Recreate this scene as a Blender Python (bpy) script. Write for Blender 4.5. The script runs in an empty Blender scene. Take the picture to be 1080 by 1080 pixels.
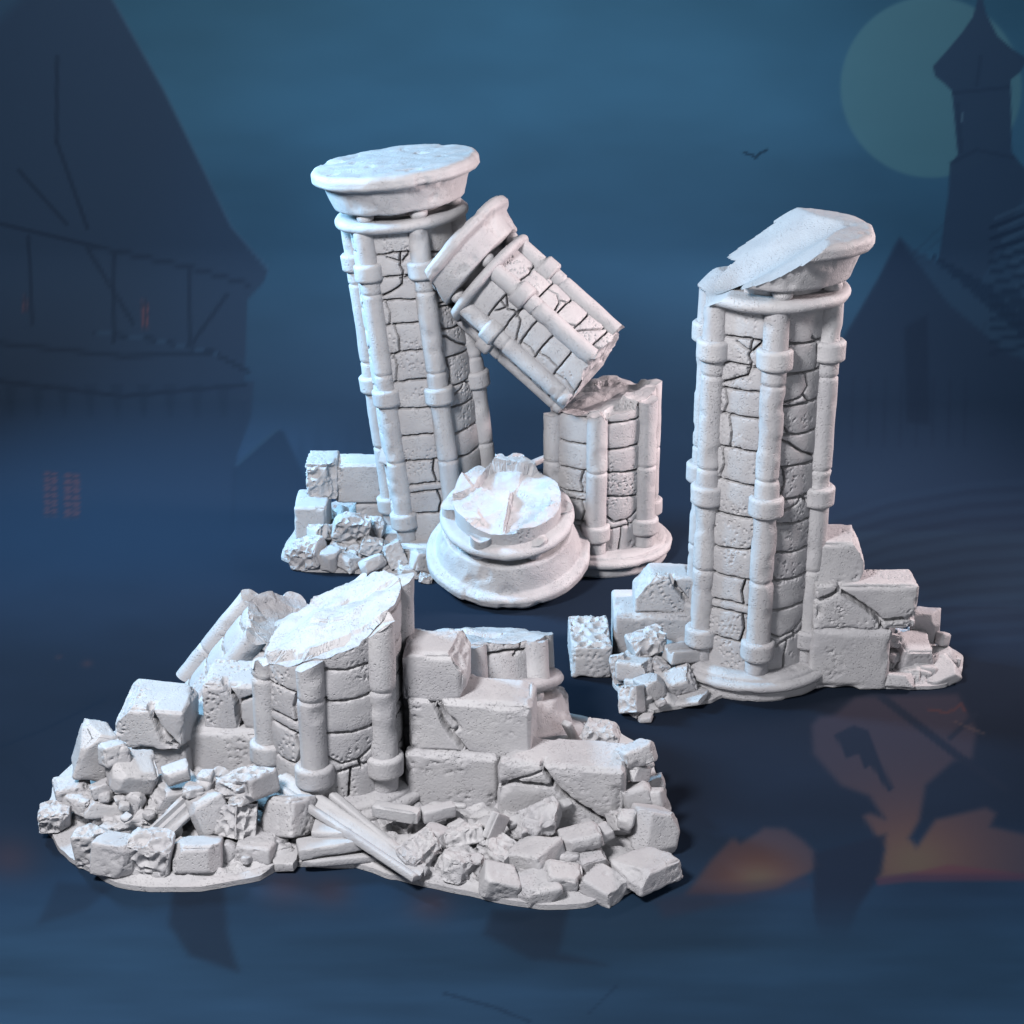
import bpy, math, random
import numpy as np
from mathutils import Vector, Euler, Matrix
C = bpy.context.scene.collection
rng = random.Random(7)

# ------------------------------------------------------------------ camera geometry
TH = math.radians(22.0); F = 1850.0; D = 18.5
CY, CZ = -D*math.cos(TH), D*math.sin(TH)
ST, CT = math.sin(TH), math.cos(TH)
def ray(px, py):
    a = (px-540)/F; v = (py-540)/F
    return np.array([a, CT - v*ST, -ST - v*CT])
def gp(px, py, z=0.0):
    d = ray(px, py); t = (z-CZ)/d[2]
    return np.array([0, CY, CZ]) + d*t
def at(px, py, Y):
    d = ray(px, py); t = (Y-CY)/d[1]
    return np.array([0, CY, CZ]) + d*t
def proj(x, y, z):
    dy = y-CY; dz = z-CZ
    dep = dy*CT - dz*ST; up = dy*ST + dz*CT
    return 540 + F*x/dep, 540 - F*up/dep, dep
def scale_at(p):
    return F/proj(p[0], p[1], p[2])[2]

# ------------------------------------------------------------------ noise
def _h(ix, iy, iz, seed):
    M = np.uint32
    with np.errstate(over='ignore'):
        h = ix.astype(np.int64).astype(M)*M(374761393) + iy.astype(np.int64).astype(M)*M(668265263) + iz.astype(np.int64).astype(M)*M(2147483647) + M((seed*974634777+1) & 0xffffffff)
        h = (h ^ (h >> M(13)))*M(1274126177); h = (h ^ (h >> M(16)))*M(2246822519); h = h ^ (h >> M(15))
    return (h & M(0xffffff)).astype(np.float64)/16777215.0
def vn(p, sc, seed=0):
    q = p*sc; i = np.floor(q); f = q-i; f = f*f*(3-2*f)
    r = 0
    for a in (0, 1):
        for b in (0, 1):
            for c in (0, 1):
                w = (f[:, 0] if a else 1-f[:, 0])*(f[:, 1] if b else 1-f[:, 1])*(f[:, 2] if c else 1-f[:, 2])
                r = r + w*_h(i[:, 0]+a, i[:, 1]+b, i[:, 2]+c, seed)
    return r
def fbm(p, sc, seed=0, o=3):
    r = 0; a = 1; s = 0
    for k in range(o):
        r = r + a*vn(p, sc*2.03**k, seed+k*17); s += a; a *= .5
    return r/s*2-1
def voro(p, sc, seed=0):
    q = p*sc; i = np.floor(q)
    f1 = np.full(len(p), 9.0); f2 = f1.copy()
    for a in (-1, 0, 1):
        for b in (-1, 0, 1):
            for c in (-1, 0, 1):
                cx, cy, cz = i[:, 0]+a, i[:, 1]+b, i[:, 2]+c
                d = np.sqrt((cx+_h(cx, cy, cz, seed)-q[:, 0])**2 + (cy+_h(cx, cy, cz, seed+5)-q[:, 1])**2 + (cz+_h(cx, cy, cz, seed+9)-q[:, 2])**2)
                m = d < f1
                f2 = np.where(m, f1, np.minimum(f2, d)); f1 = np.where(m, d, f1)
    return f1, f2
def cellrnd(p, sc, seed=0):
    q = p*sc; i = np.floor(q); best = np.full(len(p), 9.0); r = best.copy(); t1 = r.copy(); t2 = r.copy()
    for a in (-1, 0, 1):
        for b in (-1, 0, 1):
            for c in (-1, 0, 1):
                cx, cy, cz = i[:, 0]+a, i[:, 1]+b, i[:, 2]+c
                dx, dy = cx+_h(cx, cy, cz, seed)-q[:, 0], cy+_h(cx, cy, cz, seed+5)-q[:, 1]
                d = np.sqrt(dx**2 + dy**2 + (cz+_h(cx, cy, cz, seed+9)-q[:, 2])**2); m = d < best
                best = np.where(m, d, best); tilt = (_h(cx, cy, cz, seed+15)-.5)*dx + (_h(cx, cy, cz, seed+16)-.5)*dy
                r = np.where(m, _h(cx, cy, cz, seed+14)+tilt*.8, r)
    return r
def sst(a, b, x):
    t = np.clip((x-a)/(b-a), 0, 1); return t*t*(3-2*t)
def segdist(u, v, segs):
    best = np.full(u.shape, 9.0)
    for (a, b, c, d) in segs:
        ex, ey = c-a, d-b; L = ex*ex+ey*ey+1e-12
        t = np.clip(((u-a)*ex+(v-b)*ey)/L, 0, 1)
        best = np.minimum(best, np.hypot(u-a-t*ex, v-b-t*ey))
    return best

# ------------------------------------------------------------------ objects
def mesh_obj(name, v, f, mat, parent=None, smooth=True):
    me = bpy.data.meshes.new(name)
    v = np.ascontiguousarray(v, dtype=np.float32); f = np.asarray(f)
    me.vertices.add(len(v)); me.vertices.foreach_set('co', v.ravel())
    n = f.shape[1]
    me.loops.add(f.size); me.loops.foreach_set('vertex_index', f.ravel().astype(np.int32))
    me.polygons.add(len(f)); me.polygons.foreach_set('loop_start', np.arange(0, f.size, n, dtype=np.int32))
    me.update(calc_edges=True); me.validate()
    if smooth: me.polygons.foreach_set('use_smooth', np.ones(len(me.polygons), dtype=bool))
    me.materials.append(mat)
    if smooth: me.set_sharp_from_angle(angle=math.radians(58))
    o = bpy.data.objects.new(name, me); C.objects.link(o)
    if parent: o.parent = parent
    return o
def tag(o, label, cat, group=None, kind=None):
    o['label'] = label; o['category'] = cat
    if group: o['group'] = group
    if kind: o['kind'] = kind
    return o
def empty(name, loc, rot=(0, 0, 0)):
    o = bpy.data.objects.new(name, None); C.objects.link(o); o.empty_display_size = .2
    o.location = tuple(loc); o.rotation_euler = rot
    return o

# ------------------------------------------------------------------ materials
def stone_mat(name, col, rough=.6, pit=.7):
    m = bpy.data.materials.new(name); m.use_nodes = True
    nt = m.node_tree; N = nt.nodes; L = nt.links
    b = N['Principled BSDF']; b.inputs['Roughness'].default_value = rough
    b.inputs['Specular IOR Level'].default_value = .35
    tc = N.new('ShaderNodeTexCoord'); oi = N.new('ShaderNodeObjectInfo')
    mul = N.new('ShaderNodeMath'); mul.operation = 'MULTIPLY'; mul.inputs[1].default_value = 37.0
    L.new(oi.outputs['Random'], mul.inputs[0])
    add = N.new('ShaderNodeVectorMath'); add.operation = 'ADD'
    L.new(tc.outputs['Object'], add.inputs[0]); L.new(mul.outputs[0], add.inputs[1])
    def noise(s, d=4, r=.6):
        n = N.new('ShaderNodeTexNoise'); n.inputs['Scale'].default_value = s; n.inputs['Detail'].default_value = d
        n.inputs['Roughness'].default_value = r; L.new(add.outputs[0], n.inputs['Vector']); return n
    # mottled base colour
    n0 = noise(3.0, 5); cr = N.new('ShaderNodeValToRGB')
    cr.color_ramp.elements[0].position = .35; cr.color_ramp.elements[1].position = .7
    cr.color_ramp.elements[0].color = (col[0]*.86, col[1]*.86, col[2]*.88, 1); cr.color_ramp.elements[1].color = (col[0]*1.05, col[1]*1.05, col[2]*1.05, 1)
    L.new(n0.outputs['Fac'], cr.inputs[0]); L.new(cr.outputs[0], b.inputs['Base Color'])
    # fine grain
    n1 = noise(55, 3, .7)
    b1 = N.new('ShaderNodeBump'); b1.inputs['Strength'].default_value = .35; b1.inputs['Distance'].default_value = .02
    L.new(n1.outputs['Fac'], b1.inputs['Height'])
    # scattered pits
    vo = N.new('ShaderNodeTexVoronoi'); vo.inputs['Scale'].default_value = 50; vo.inputs['Randomness'].default_value = 1
    n3 = noise(22, 2); mx = N.new('ShaderNodeVectorMath'); mx.operation = 'MULTIPLY_ADD'
    L.new(n3.outputs['Color'], mx.inputs[0]); mx.inputs[1].default_value = (.05, .05, .05); L.new(add.outputs[0], mx.inputs[2])
    L.new(mx.outputs[0], vo.inputs['Vector'])
    r1 = N.new('ShaderNodeMapRange'); r1.inputs[1].default_value = .12; r1.inputs[2].default_value = .33; r1.inputs[3].default_value = 1; r1.inputs[4].default_value = 0
    L.new(vo.outputs['Distance'], r1.inputs[0])
    n2 = noise(4.5, 3); r2 = N.new('ShaderNodeMapRange'); r2.inputs[1].default_value = .42; r2.inputs[2].default_value = .66
    L.new(n2.outputs['Fac'], r2.inputs[0])
    mm = N.new('ShaderNodeMath'); mm.operation = 'MULTIPLY'; L.new(r1.outputs[0], mm.inputs[0]); L.new(r2.outputs[0], mm.inputs[1])
    b2 = N.new('ShaderNodeBump'); b2.invert = True; b2.inputs['Strength'].default_value = .8*pit; b2.inputs['Distance'].default_value = .03
    L.new(mm.outputs[0], b2.inputs['Height']); L.new(b1.outputs[0], b2.inputs['Normal']); L.new(b2.outputs[0], b.inputs['Normal'])
    return m
STONE = stone_mat('pale_stone', (.385, .382, .397))
DARKST = stone_mat('grey_rubble', (.47, .46, .475))
WOOD = stone_mat('grey_beam', (.37, .37, .385), .55, .3)

# ------------------------------------------------------------------ rounded, chipped, cracked blocks
def lattice(n):
    nx, ny, nz = n; keys = {}; faces = []
    vs = []
    def grid(fn, a, b, flip):
        ii, jj = np.meshgrid(np.arange(a+1), np.arange(b+1), indexing='ij')
        p = fn(ii.ravel(), jj.ravel()); base = len_v[0]
        vs.append(p); len_v[0] += len(p)
        i, j = np.meshgrid(np.arange(a), np.arange(b), indexing='ij'); i = i.ravel(); j = j.ravel()
        q = np.stack([i*(b+1)+j, (i+1)*(b+1)+j, (i+1)*(b+1)+j+1, i*(b+1)+j+1], 1) + base
        faces.append(q[:, ::-1] if flip else q)
    len_v = [0]
    for k, fl in ((0, True), (nz, False)): grid(lambda i, j: np.stack([i, j, i*0+k], 1), nx, ny, fl)
    for k, fl in ((0, False), (ny, True)): grid(lambda i, j: np.stack([i, i*0+k, j], 1), nx, nz, fl)
    for k, fl in ((0, True), (nx, False)): grid(lambda i, j: np.stack([i*0+k, i, j], 1), ny, nz, fl)
    P = np.concatenate(vs); Q = np.concatenate(faces)
    key = (P[:, 0]*4096 + P[:, 1])*4096 + P[:, 2]
    u, idx, inv = np.unique(key, return_index=True, return_inverse=True)
    return P[idx].astype(float), inv[Q]
def block_mesh(size, r=.035, cuts=(), cracks=(), rough=(), seed=0, step=.018, wob=.012, chip=.03, pits=0.0, rsc=7.5, ramp=.05):
    size = np.array(size, float); h = size/2
    n = np.maximum(4, np.minimum(190, np.round(size/step))).astype(int)
    L, Q = lattice(n)
    p = (L/n*2-1)*h
    r = min(r, h.min()*.9)
    q = np.clip(p, -(h-r), h-r); d = p-q; nn = d/np.maximum(np.linalg.norm(d, axis=1, keepdims=True), 1e-9)
    p = q + r*nn
    ps = p + seed*3.17
    # chipped edges
    e = np.sort(np.abs(p)/h, axis=1); edge = sst(.72, .98, e[:, 1])
    nz = fbm(ps, 4.5, seed+3)
    p = p - nn*(chip*edge*np.clip(nz*2.2, 0, 1.2))[:, None]
    p = p + nn*(wob*fbm(ps, 2.6, seed+1, 4))[:, None]
    # broken cuts
    for (cn, fr, ro) in cuts:
        cn = np.array(cn, float); cn /= np.linalg.norm(cn)
        dd = fr*np.abs(cn*h).sum()
        t = p@cn - dd
        t2 = np.maximum(t, 0)
        p = p - cn*t2[:, None]
        m = sst(-.02, .03, t)
        if ro > 0:
            f1, f2 = voro(ps, rsc*.8, seed+21)
            dv = -ro*(np.clip((f2-f1)*2.2, 0, 1)*.8 + .5*fbm(ps, 9, seed+31, 2))
            p = p + cn*(m*dv)[:, None]
        nn = nn*(1-m[:, None]) + cn*m[:, None]
    # rough broken faces
    if len(rough):
        f1, f2 = voro(ps + .06*fbm(ps, 8, seed, 2)[:, None], rsc, seed+41)
        rd = np.clip((f2-f1)*2.4, 0, 1)
        dv = -ramp*rd - ramp*.6*(fbm(ps, 14, seed+51, 2)*.5+.5) + ramp*.35
        w = 0
        for rn in rough:
            rn = np.array(rn, float); rn /= np.linalg.norm(rn)
            w = np.maximum(w, sst(.35, .8, nn@rn))
        p = p + nn*(w*dv)[:, None]
    if len(cracks):
        jx = .03*fbm(ps, 6, seed+61, 4); jz = .03*fbm(ps, 6, seed+71, 4)
        for (pts, cw, cd) in cracks:
            segs = [(pts[k][0]*h[0], pts[k][1]*h[2], pts[k+1][0]*h[0], pts[k+1][1]*h[2]) for k in range(len(pts)-1)]
            dist = segdist(p[:, 0]+jx, p[:, 2]+jz, segs)
            front = sst(.35, .9, -p[:, 1]/h[1])
            cw = cw*.85; cd = cd*1.15; g = 1-sst(cw*.4, cw*1.1, dist)
            g2 = (1-sst(0, cw*4.0, dist))*.10
            p = p - nn*((g+g2)*cd*front)[:, None]
    if pits > 0:
        m = sst(.0, .25, fbm(ps, 3.2, seed+81, 2))
        f1, _ = voro(ps + .03*fbm(ps, 20, seed)[:, None], 25, seed+91)
        p = p - nn*(pits*m*(1-sst(.18, .42, f1)))[:, None]
    return p, Q

# ------------------------------------------------------------------ column pieces
R_, PR = .515, .100
COL_Z = (.42, 1.70, 2.93); HS = 3.30
# joints of the masonry panels, u 0..1 across, v in units up the shaft
PA = []; PB = []
def J(P, *pts):
    for k in range(len(pts)-1): P.append((pts[k][0], pts[k][1], pts[k+1][0], pts[k+1][1]))
VA = [.20, .56, .76, 1.02, 1.27, 1.53, 1.75, 2.02, 2.29, 2.53, 2.79, 3.06]
for z in VA[2:]: J(PA, (0, z+.01), (.5, z-.005), (1, z+.01))
J(PA, (0, .62), (.35, .50), (.62, .53), (1, .66)); J(PA, (0, .50), (.3, .43), (.5, .46), (.75, .49), (1, .56)); J(PA, (.5, .46), (.45, .2)); J(PA, (.62, .53), (.66, .46))
J(PA, (.2, 1.75), (.28, 1.90), (.24, 2.02)); J(PA, (.15, 1.63), (.5, 1.69), (.6, 1.75)); J(PA, (.6, 1.75), (.8, 1.66), (.88, 1.53))
J(PA, (.02, 2.29), (.3, 2.22), (.55, 2.12), (.95, 2.04)); J(PA, (0, 2.40), (.18, 2.37), (.3, 2.29))
J(PA, (.5, 2.79), (.58, 2.66), (.45, 2.58), (.05, 2.56)); J(PA, (.5, 2.60), (.62, 2.53))
J(PA, (.72, 3.06), (.75, 2.92), (.70, 2.79)); J(PA, (0, 1.02), (.2, 1.05)); J(PA, (.70, 3.06), (.6, 3.1))
VB = [.48, .72, .80, 1.04, 1.30, 1.58, 1.86, 2.14, 2.42, 2.64, 2.86, 3.08]
for z in VB: J(PB, (0, z), (.5, z+.008), (1, z-.008))
J(PB, (.3, .48), (.22, .60), (.28, .72)); J(PB, (.25, .80), (.3, .92), (.25, 1.04)); J(PB, (.8, 1.04), (.92, .98), (1, .92))
J(PB, (.1, 1.58), (.22, 1.66), (.12, 1.80)); J(PB, (.62, 2.14), (.6, 2.28), (.66, 2.42)); J(PB, (.78, 1.86), (.72, 2.0), (.75, 2.14))
J(PB, (.36, 3.08), (.40, 2.96), (.34, 2.90), (.40, 2.78), (.72, 2.70), (.98, 2.66)); J(PB, (.2, 3.07), (.36, 2.99), (.6, 3.05)); J(PB, (.76, 2.42), (.7, 2.52), (.76, 2.64)); J(PB, (0, 2.86), (.4, 2.84))
def shaft_mesh(z0, z1, seed, hi=None, lo=None, r=.505, rot=0.0):
    nt = 480; nz = max(12, int((z1-z0)/.0085)); nr = 44
    th = np.linspace(0, 2*math.pi, nt, endpoint=False); z = np.linspace(z0, z1, nz+1)
    rows = []
    for k in range(nr): rows.append((r*k/nr, z0))
    for zz in z: rows.append((r, zz))
    for k in range(nr): rows.append((r*(nr-1-k)/nr, z1))
    RR = np.array([a for a, b in rows])[:, None]*np.ones(nt); ZZ = np.array([b for a, b in rows])[:, None]*np.ones(nt)
    T = np.ones((len(rows), 1))*th
    side = np.array([1.0 if (nr <= k < nr+nz+1) else 0.0 for k in range(len(rows))])[:, None]*np.ones(nt)
    # panel coordinates: pipes stand at theta = -90deg + rot + k*60
    ph = (T - (-math.pi/2+rot))/(math.pi/3); pk = np.floor(ph).astype(int) % 6; u = ph-np.floor(ph)
    P3 = np.stack([np.cos(T)*RR, np.sin(T)*RR, ZZ], 2).reshape(-1, 3)
    jit = (.012*fbm(P3, 9, seed, 3)).reshape(T.shape); jit2 = (.012*fbm(P3, 9, seed+5, 3) + .035*fbm(P3, 2.3, seed+6, 2)).reshape(T.shape)
    W = r*math.pi/3
    dist = np.full(T.shape, 9.0)
    for k in range(6):
        segs = PA if k % 2 == 0 else PB
        off = (k//2)*.13
        flip = k >= 2
        ss = []
        for (a, b, c, d) in segs:
            if flip: a, c = 1-a, 1-c
            if k == 3: b, d = b-.02, d-.02
            ss.append((a*W, b, c*W, d))
        m = (pk == k) & (side > 0)
        dist[m] = segdist(u[m]*W+jit[m], ZZ[m]+jit2[m], ss)
    g = 1-sst(.002, .012, dist)
    g2 = np.exp(-dist/.022)
    broad = .009*fbm(P3, 3.2, seed+9, 3).reshape(T.shape)
    f1, _ = voro(P3 + .02*fbm(P3, 25, seed+14, 2)[:, None], 28, seed+12); pm = sst(-.05, .22, fbm(P3, 3.7, seed+13, 2))
    pit = (.017*pm*(1-sst(.12, .42, f1))).reshape(T.shape)
    disp = side*(-.075*g - .012*g2 + broad - pit)
    RR = RR+disp
    X = np.cos(T)*RR; Y = np.sin(T)*RR
    if hi is not None: ZZ = np.minimum(ZZ, hi(X, Y))
    if lo is not None: ZZ = np.maximum(ZZ, lo(X, Y))
    V = np.stack([X, Y, ZZ], 2).reshape(-1, 3)
    return V, quads(len(rows), nt)
def quads(nrow, nt):
    i, j = np.meshgrid(np.arange(nrow-1), np.arange(nt), indexing='ij'); i = i.ravel(); j = j.ravel(); j2 = (j+1) % nt
    return np.stack([i*nt+j, i*nt+j2, (i+1)*nt+j2, (i+1)*nt+j], 1)
def densify(prof, step):
    out = [prof[0]]
    for a, b in zip(prof[:-1], prof[1:]):
        n = max(1, int(math.ceil(math.hypot(b[0]-a[0], b[1]-a[1])/step)))
        for k in range(1, n+1): out.append((a[0]+(b[0]-a[0])*k/n, a[1]+(b[1]-a[1])*k/n))
    return out
def lathe(prof, nt, seed=0, cx=0, cy=0, hi=None, lo=None, wob=.01, step=.03, sc=5, film=None, topn=0.0, chip=0.0):
    pr = densify(prof, step); a = np.array(pr)
    th = np.linspace(0, 2*math.pi, nt, endpoint=False)
    RR = a[:, 0][:, None]*np.ones(nt); ZZ = a[:, 1][:, None]*np.ones(nt); T = np.ones((len(a), 1))*th
    # profile normals
    t = np.gradient(a, axis=0); nl = np.stack([t[:, 1], -t[:, 0]], 1); nl /= np.maximum(np.linalg.norm(nl, axis=1, keepdims=True), 1e-9)
    P3 = np.stack([np.cos(T)*RR+cx, np.sin(T)*RR+cy, ZZ], 2).reshape(-1, 3)+seed*1.7
    w = wob*fbm(P3, sc, seed, 4).reshape(T.shape)
    if chip: w = w - chip*sst(.22, .5, fbm(P3, 6, seed+3, 2)).reshape(T.shape)
    fade = np.clip(RR/(.06), 0, 1)
    RR = RR + nl[:, 0][:, None]*w*fade; ZZ = ZZ + nl[:, 1][:, None]*w
    X = np.cos(T)*RR+cx; Y = np.sin(T)*RR+cy
    Q = quads(len(a), nt)
    dead = None
    if hi is not None:
        Hh = hi(X, Y)
        if film is not None: dead = (Hh < film(np.hypot(X-cx, Y-cy))).ravel()
        ZZ = np.minimum(ZZ, Hh)
    if lo is not None: ZZ = np.maximum(ZZ, lo(X, Y))
    V = np.stack([X, Y, ZZ], 2).reshape(-1, 3)
    if dead is not None:
        Q = Q[~dead[Q].all(axis=1)]
    return V, Q
def pipe_prof(z0, z1):
    r = PR; p = [(0, z0), (r*.8, z0), (r, z0+.03)]
    seams = [1.04, 1.93, 2.72]
    for s in seams:
        if z0+.05 < s < z1-.05: p += [(r, s-.016), (r*.88, s-.004), (r*.88, s+.004), (r, s+.016)]
    p += [(r, z1), (0, z1)]
    return p
def colonnettes(root, az, z0, z1, seed, hi=None, lo=None, mat=None):
    hi0, lo0 = hi, lo
    if hi0 is not None: hi = lambda X, Y: hi0(X, Y)-.012
    if lo0 is not None: lo = lambda X, Y: lo0(X, Y)+.012
    for k in range(6):
        a = math.radians(-90+az+60*k); cx, cy = R_*math.cos(a), R_*math.sin(a)
        zt = z1; hc = hi(np.array([cx]), np.array([cy]))[0] if hi else 99; lc = lo(np.array([cx]), np.array([cy]))[0] if lo else -99
        V, Q = lathe(pipe_prof(z0, z1), 30, seed+k, cx, cy, hi, lo, wob=.007, step=.025, sc=4.5, chip=.012)
        c = mesh_obj('colonnette', V, Q, mat or STONE, root)
        for cz in COL_Z:
            if z0 < cz < min(z1, hc-.02) and cz > lc+.05:
                rr = .142
                pr = [(PR*.8, cz-.085), (rr-.02, cz-.085), (rr, cz-.066), (rr, cz+.066), (rr-.02, cz+.085), (PR*.8, cz+.085)]
                V, Q = lathe(pr, 40, seed+k+int(cz*10), cx, cy, hi, lo, wob=.006, step=.02, sc=7)
                mesh_obj('collar', V, Q, mat or STONE, c)
def base_parts(root, seed):
    pr = [(0, 0), (.66, 0), (.67, .02), (.665, .085), (.655, .095), (.70, .10), (.715, .115), (.715, .145), (.69, .17), (.655, .175), (.645, .20), (.60, .215), (0, .215)]
    V, Q = lathe(pr, 170, seed, wob=.007, step=.02, sc=4, chip=.01)
    mesh_obj('stepped_base', V, Q, STONE, root)
def capital_parts(root, seed, z=HS, hi=None, plate=True, az=0, core=.37, cz0=.10):
    hi0 = hi
    if hi0 is not None: hi = lambda X, Y: hi0(X, Y)+.005
    n = 14; pr = [(0, z)]
    pr += [(.565+.068*math.sin(math.pi*k/n), z+.055-.055*math.cos(math.pi*k/n)) for k in range(n+1)] + [(0, z+.11)]
    V, Q = lathe(pr, 200, seed, hi=hi, wob=.014, step=.018, sc=4, film=lambda r: np.where(r < .5, -9, z+.01))
    mesh_obj('neck_ring', V, Q, STONE, root)
    for k in range(6):
        a = math.radians(-90+az+60*k+4); cx, cy = .50*math.cos(a), .50*math.sin(a)
        if hi is not None and hi(np.array([cx]), np.array([cy]))[0] < z+.22: continue
        pr = [(0, z+.08)] + [(.085*math.sin(math.pi*j/8), z+.145-.065*math.cos(math.pi*j/8)) for j in range(1, 8)] + [(0, z+.21)]
        V, Q = lathe(pr, 20, seed+k, cx, cy, wob=.005)
        mesh_obj('bead', V, Q, STONE, root)
    if plate:
        z = z+.185
        prc = [(0, z-cz0), (core, z-cz0), (core+.02, z), (.60, z), (.615, z+.012), (.68, z+.20), (.695, z+.235), (.765, z+.255), (.785, z+.28), (.785, z+.34), (.765, z+.37), (.74, z+.38), (0, z+.385)]
        if hi0 is not None: hi = lambda X, Y: hi0(X, Y)+.011
        V, Q = lathe(prc, 260, seed+9, hi=hi, wob=.016, step=.02, sc=5, chip=.015, film=lambda r: np.where(r < core+.01, -9, np.where(r < .60, z+.0, np.where(r < .7, z+(r-.6)*2.2, z+.245))))
        mesh_obj('cap_plate', V, Q, STONE, root)
def hfun(z, sx, sy, amp, seed, facet=.05, fs=3.0, lim=None, slab=0):
    def h(X, Y):
        sh = X.shape; P = np.stack([X.ravel(), Y.ravel(), X.ravel()*0+seed*1.37], 1)
        r = z + sx*P[:, 0] + sy*P[:, 1] + amp*fbm(P, 2.2, seed, 4)
        if facet:
            Pw = P + .10*fbm(P, 3, seed+4, 2)[:, None]
            f1, f2 = voro(Pw, fs, seed+7)
            r = r + facet*(1-f1*1.4) + .012*fbm(P, 12, seed+2, 2)
        if slab:
            Pj = P+.05*fbm(P, 7, seed+3, 3)[:, None]; cc = 0
            for (ox, oy) in ((.012, 0), (-.006, .011), (-.006, -.011)): cc = cc + cellrnd(Pj+np.array([ox, oy, 0]), 2.3, seed+8)/3
            r = r + slab*(cc-.5)
        if lim is not None: r = np.minimum(r, lim)
        return r.reshape(sh)
    return h

# ------------------------------------------------------------------ painted print on the sweep
def pip(x, y, poly):
    ins = np.zeros(x.shape, bool); n = len(poly)
    for k in range(n):
        x1, y1 = poly[k]; x2, y2 = poly[(k+1) % n]
        if y1 == y2: continue
        c = ((y1 > y) != (y2 > y)) & (x < (x2-x1)*(y-y1)/(y2-y1)+x1)
        ins ^= c
    return ins
def lin(c): 
    c = np.asarray(c, float)/255
    return np.where(c <= .04045, c/12.92, ((c+.055)/1.055)**2.4)
def paint(px, py, yw):
    """colour (display sRGB 0..255) of the printed scene at print coordinates px, py"""
    x = px.ravel(); y = py.ravel()
    P = np.stack([x/100, y/100, x*0], 1)
    ys = [-400, 0, 120, 300, 430, 520, 620, 740, 860, 930, 1000, 1080, 1400]
    cs = np.array([(44, 86, 116), (47, 90, 120), (51, 95, 127), (48, 85, 117), (47, 76, 107), (43, 66, 94), (38, 56, 80), (35, 49, 70), (35, 51, 74), (40, 66, 96), (45, 77, 108), (45, 76, 107), (38, 66, 96)], float)
    col = np.stack([np.interp(y, ys, cs[:, k]) for k in range(3)], 1)
    n1 = fbm(P*np.array([.5, 1.4, 1]), .7, 3, 4); col = col*(1+.16*n1[:, None])
    # brushy strokes in the snow
    s = fbm(P*np.array([.35, 3.2, 1]), 1.1, 11, 4)*sst(880, 960, y); col = col*(1+.16*s[:, None])
    reg = np.zeros(len(x), int)
    def soft(poly, c, a=1.0, w=3.0, rid=None, grad=None):
        nonlocal col
        n = len(poly)
        segs = [(poly[k][0], poly[k][1], poly[(k+1) % n][0], poly[(k+1) % n][1]) for k in range(n)]
        ax = np.array(poly); m = (x > ax[:, 0].min()-w-4) & (x < ax[:, 0].max()+w+4) & (y > ax[:, 1].min()-w-4) & (y < ax[:, 1].max()+w+4)
        idx = np.nonzero(m)[0]
        if not len(idx): return
        d = segdist(x[idx], y[idx], segs); d = np.minimum(d, 50) if True else d
        dd = np.full(len(idx), 99.0)
        for (a_, b_, c_, d_) in segs:
            ex, ey = c_-a_, d_-b_; L = ex*ex+ey*ey+1e-9
            t = np.clip(((x[idx]-a_)*ex+(y[idx]-b_)*ey)/L, 0, 1); dd = np.minimum(dd, np.hypot(x[idx]-a_-t*ex, y[idx]-b_-t*ey))
        ins = pip(x[idx], y[idx], poly); sd = np.where(ins, dd, -dd)
        al = sst(-w*.5, w*.5, sd)*a
        if grad is not None: al = al*grad(x[idx], y[idx])
        cc = np.array(c, float)
        col[idx] = col[idx]*(1-al[:, None]) + cc*al[:, None]
        if rid is not None: reg[idx[ins]] = rid
    def line(pts, c, w, a=1.0):
        nonlocal col
        segs = [(pts[k][0], pts[k][1], pts[k+1][0], pts[k+1][1]) for k in range(len(pts)-1)]
        d = 999+0*x
        for (a_, b_, c_, d_) in segs:
            ex, ey = c_-a_, d_-b_; L = ex*ex+ey*ey+1e-9
            t = np.clip(((x-a_)*ex+(y-b_)*ey)/L, 0, 1); d = np.minimum(d, np.hypot(x-a_-t*ex, y-b_-t*ey))
        al = (1-sst(w*.4, w, d))*a
        col = col*(1-al[:, None]) + np.array(c, float)*al[:, None]
    # moon
    d = np.hypot(x-982, y-92); al = (1-sst(93, 98, d)); reg[d < 96] = 3
    col = col*(1-al[:, None]) + (np.array([69, 115, 137.])*(1+.05*n1[:, None]))*al[:, None]
    # far tree line
    for k in range(16):
        cx = 318+k*17; hh = 24+13*math.sin(k*2.3)
        soft([(cx-9, 505), (cx, 478-hh), (cx+9, 505)], (40, 66, 94), .35, 8)
    # big timbered house on the left
    soft([(-700, -500), (-40, -500), (119, 0), (172, 94), (222, 194), (244, 239), (283, 284), (278, 298), (261, 316), (258, 402), (268, 403), (265, 439), (250, 480), (245, 640), (-700, 660)], (42, 64, 91), .95, 4, 1,
         grad=lambda X, Y: 1-sst(520, 640, Y))
    soft([(-700, -500), (-40, -500), (40, -20), (-40, 60), (-700, 200)], (48, 84, 114), .5, 20, grad=None)
    line([(119, 0), (172, 94), (222, 194), (244, 239), (283, 284)], (60, 92, 122), 3, .35)
    for pts in ([(0, 236), (110, 262), (200, 282), (262, 300)], [(0, 362), (130, 376), (225, 372), (262, 392)], [(100, 350), (160, 358), (228, 372)], [(30, 250), (34, 340)], [(92, 262), (140, 340)], [(204, 360), (240, 310)],
                [(60, 150), (92, 240)], [(0, 402), (130, 418), (258, 406)], [(120, 270), (120, 360)], [(200, 285), (200, 360)], [(20, 180), (70, 236)], [(60, 60), (60, 150)]):
        line(pts, (34, 53, 77), 3.5, .75)
    for k in range(9): soft([(k*28+4, 405), (k*28+18, 405), (k*28+14, 440), (k*28+10, 440)], (36, 57, 82), .5, 4)
    line([(95, 349), (160, 358), (228, 373)], (58, 92, 126), 1.6, .45)
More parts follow.
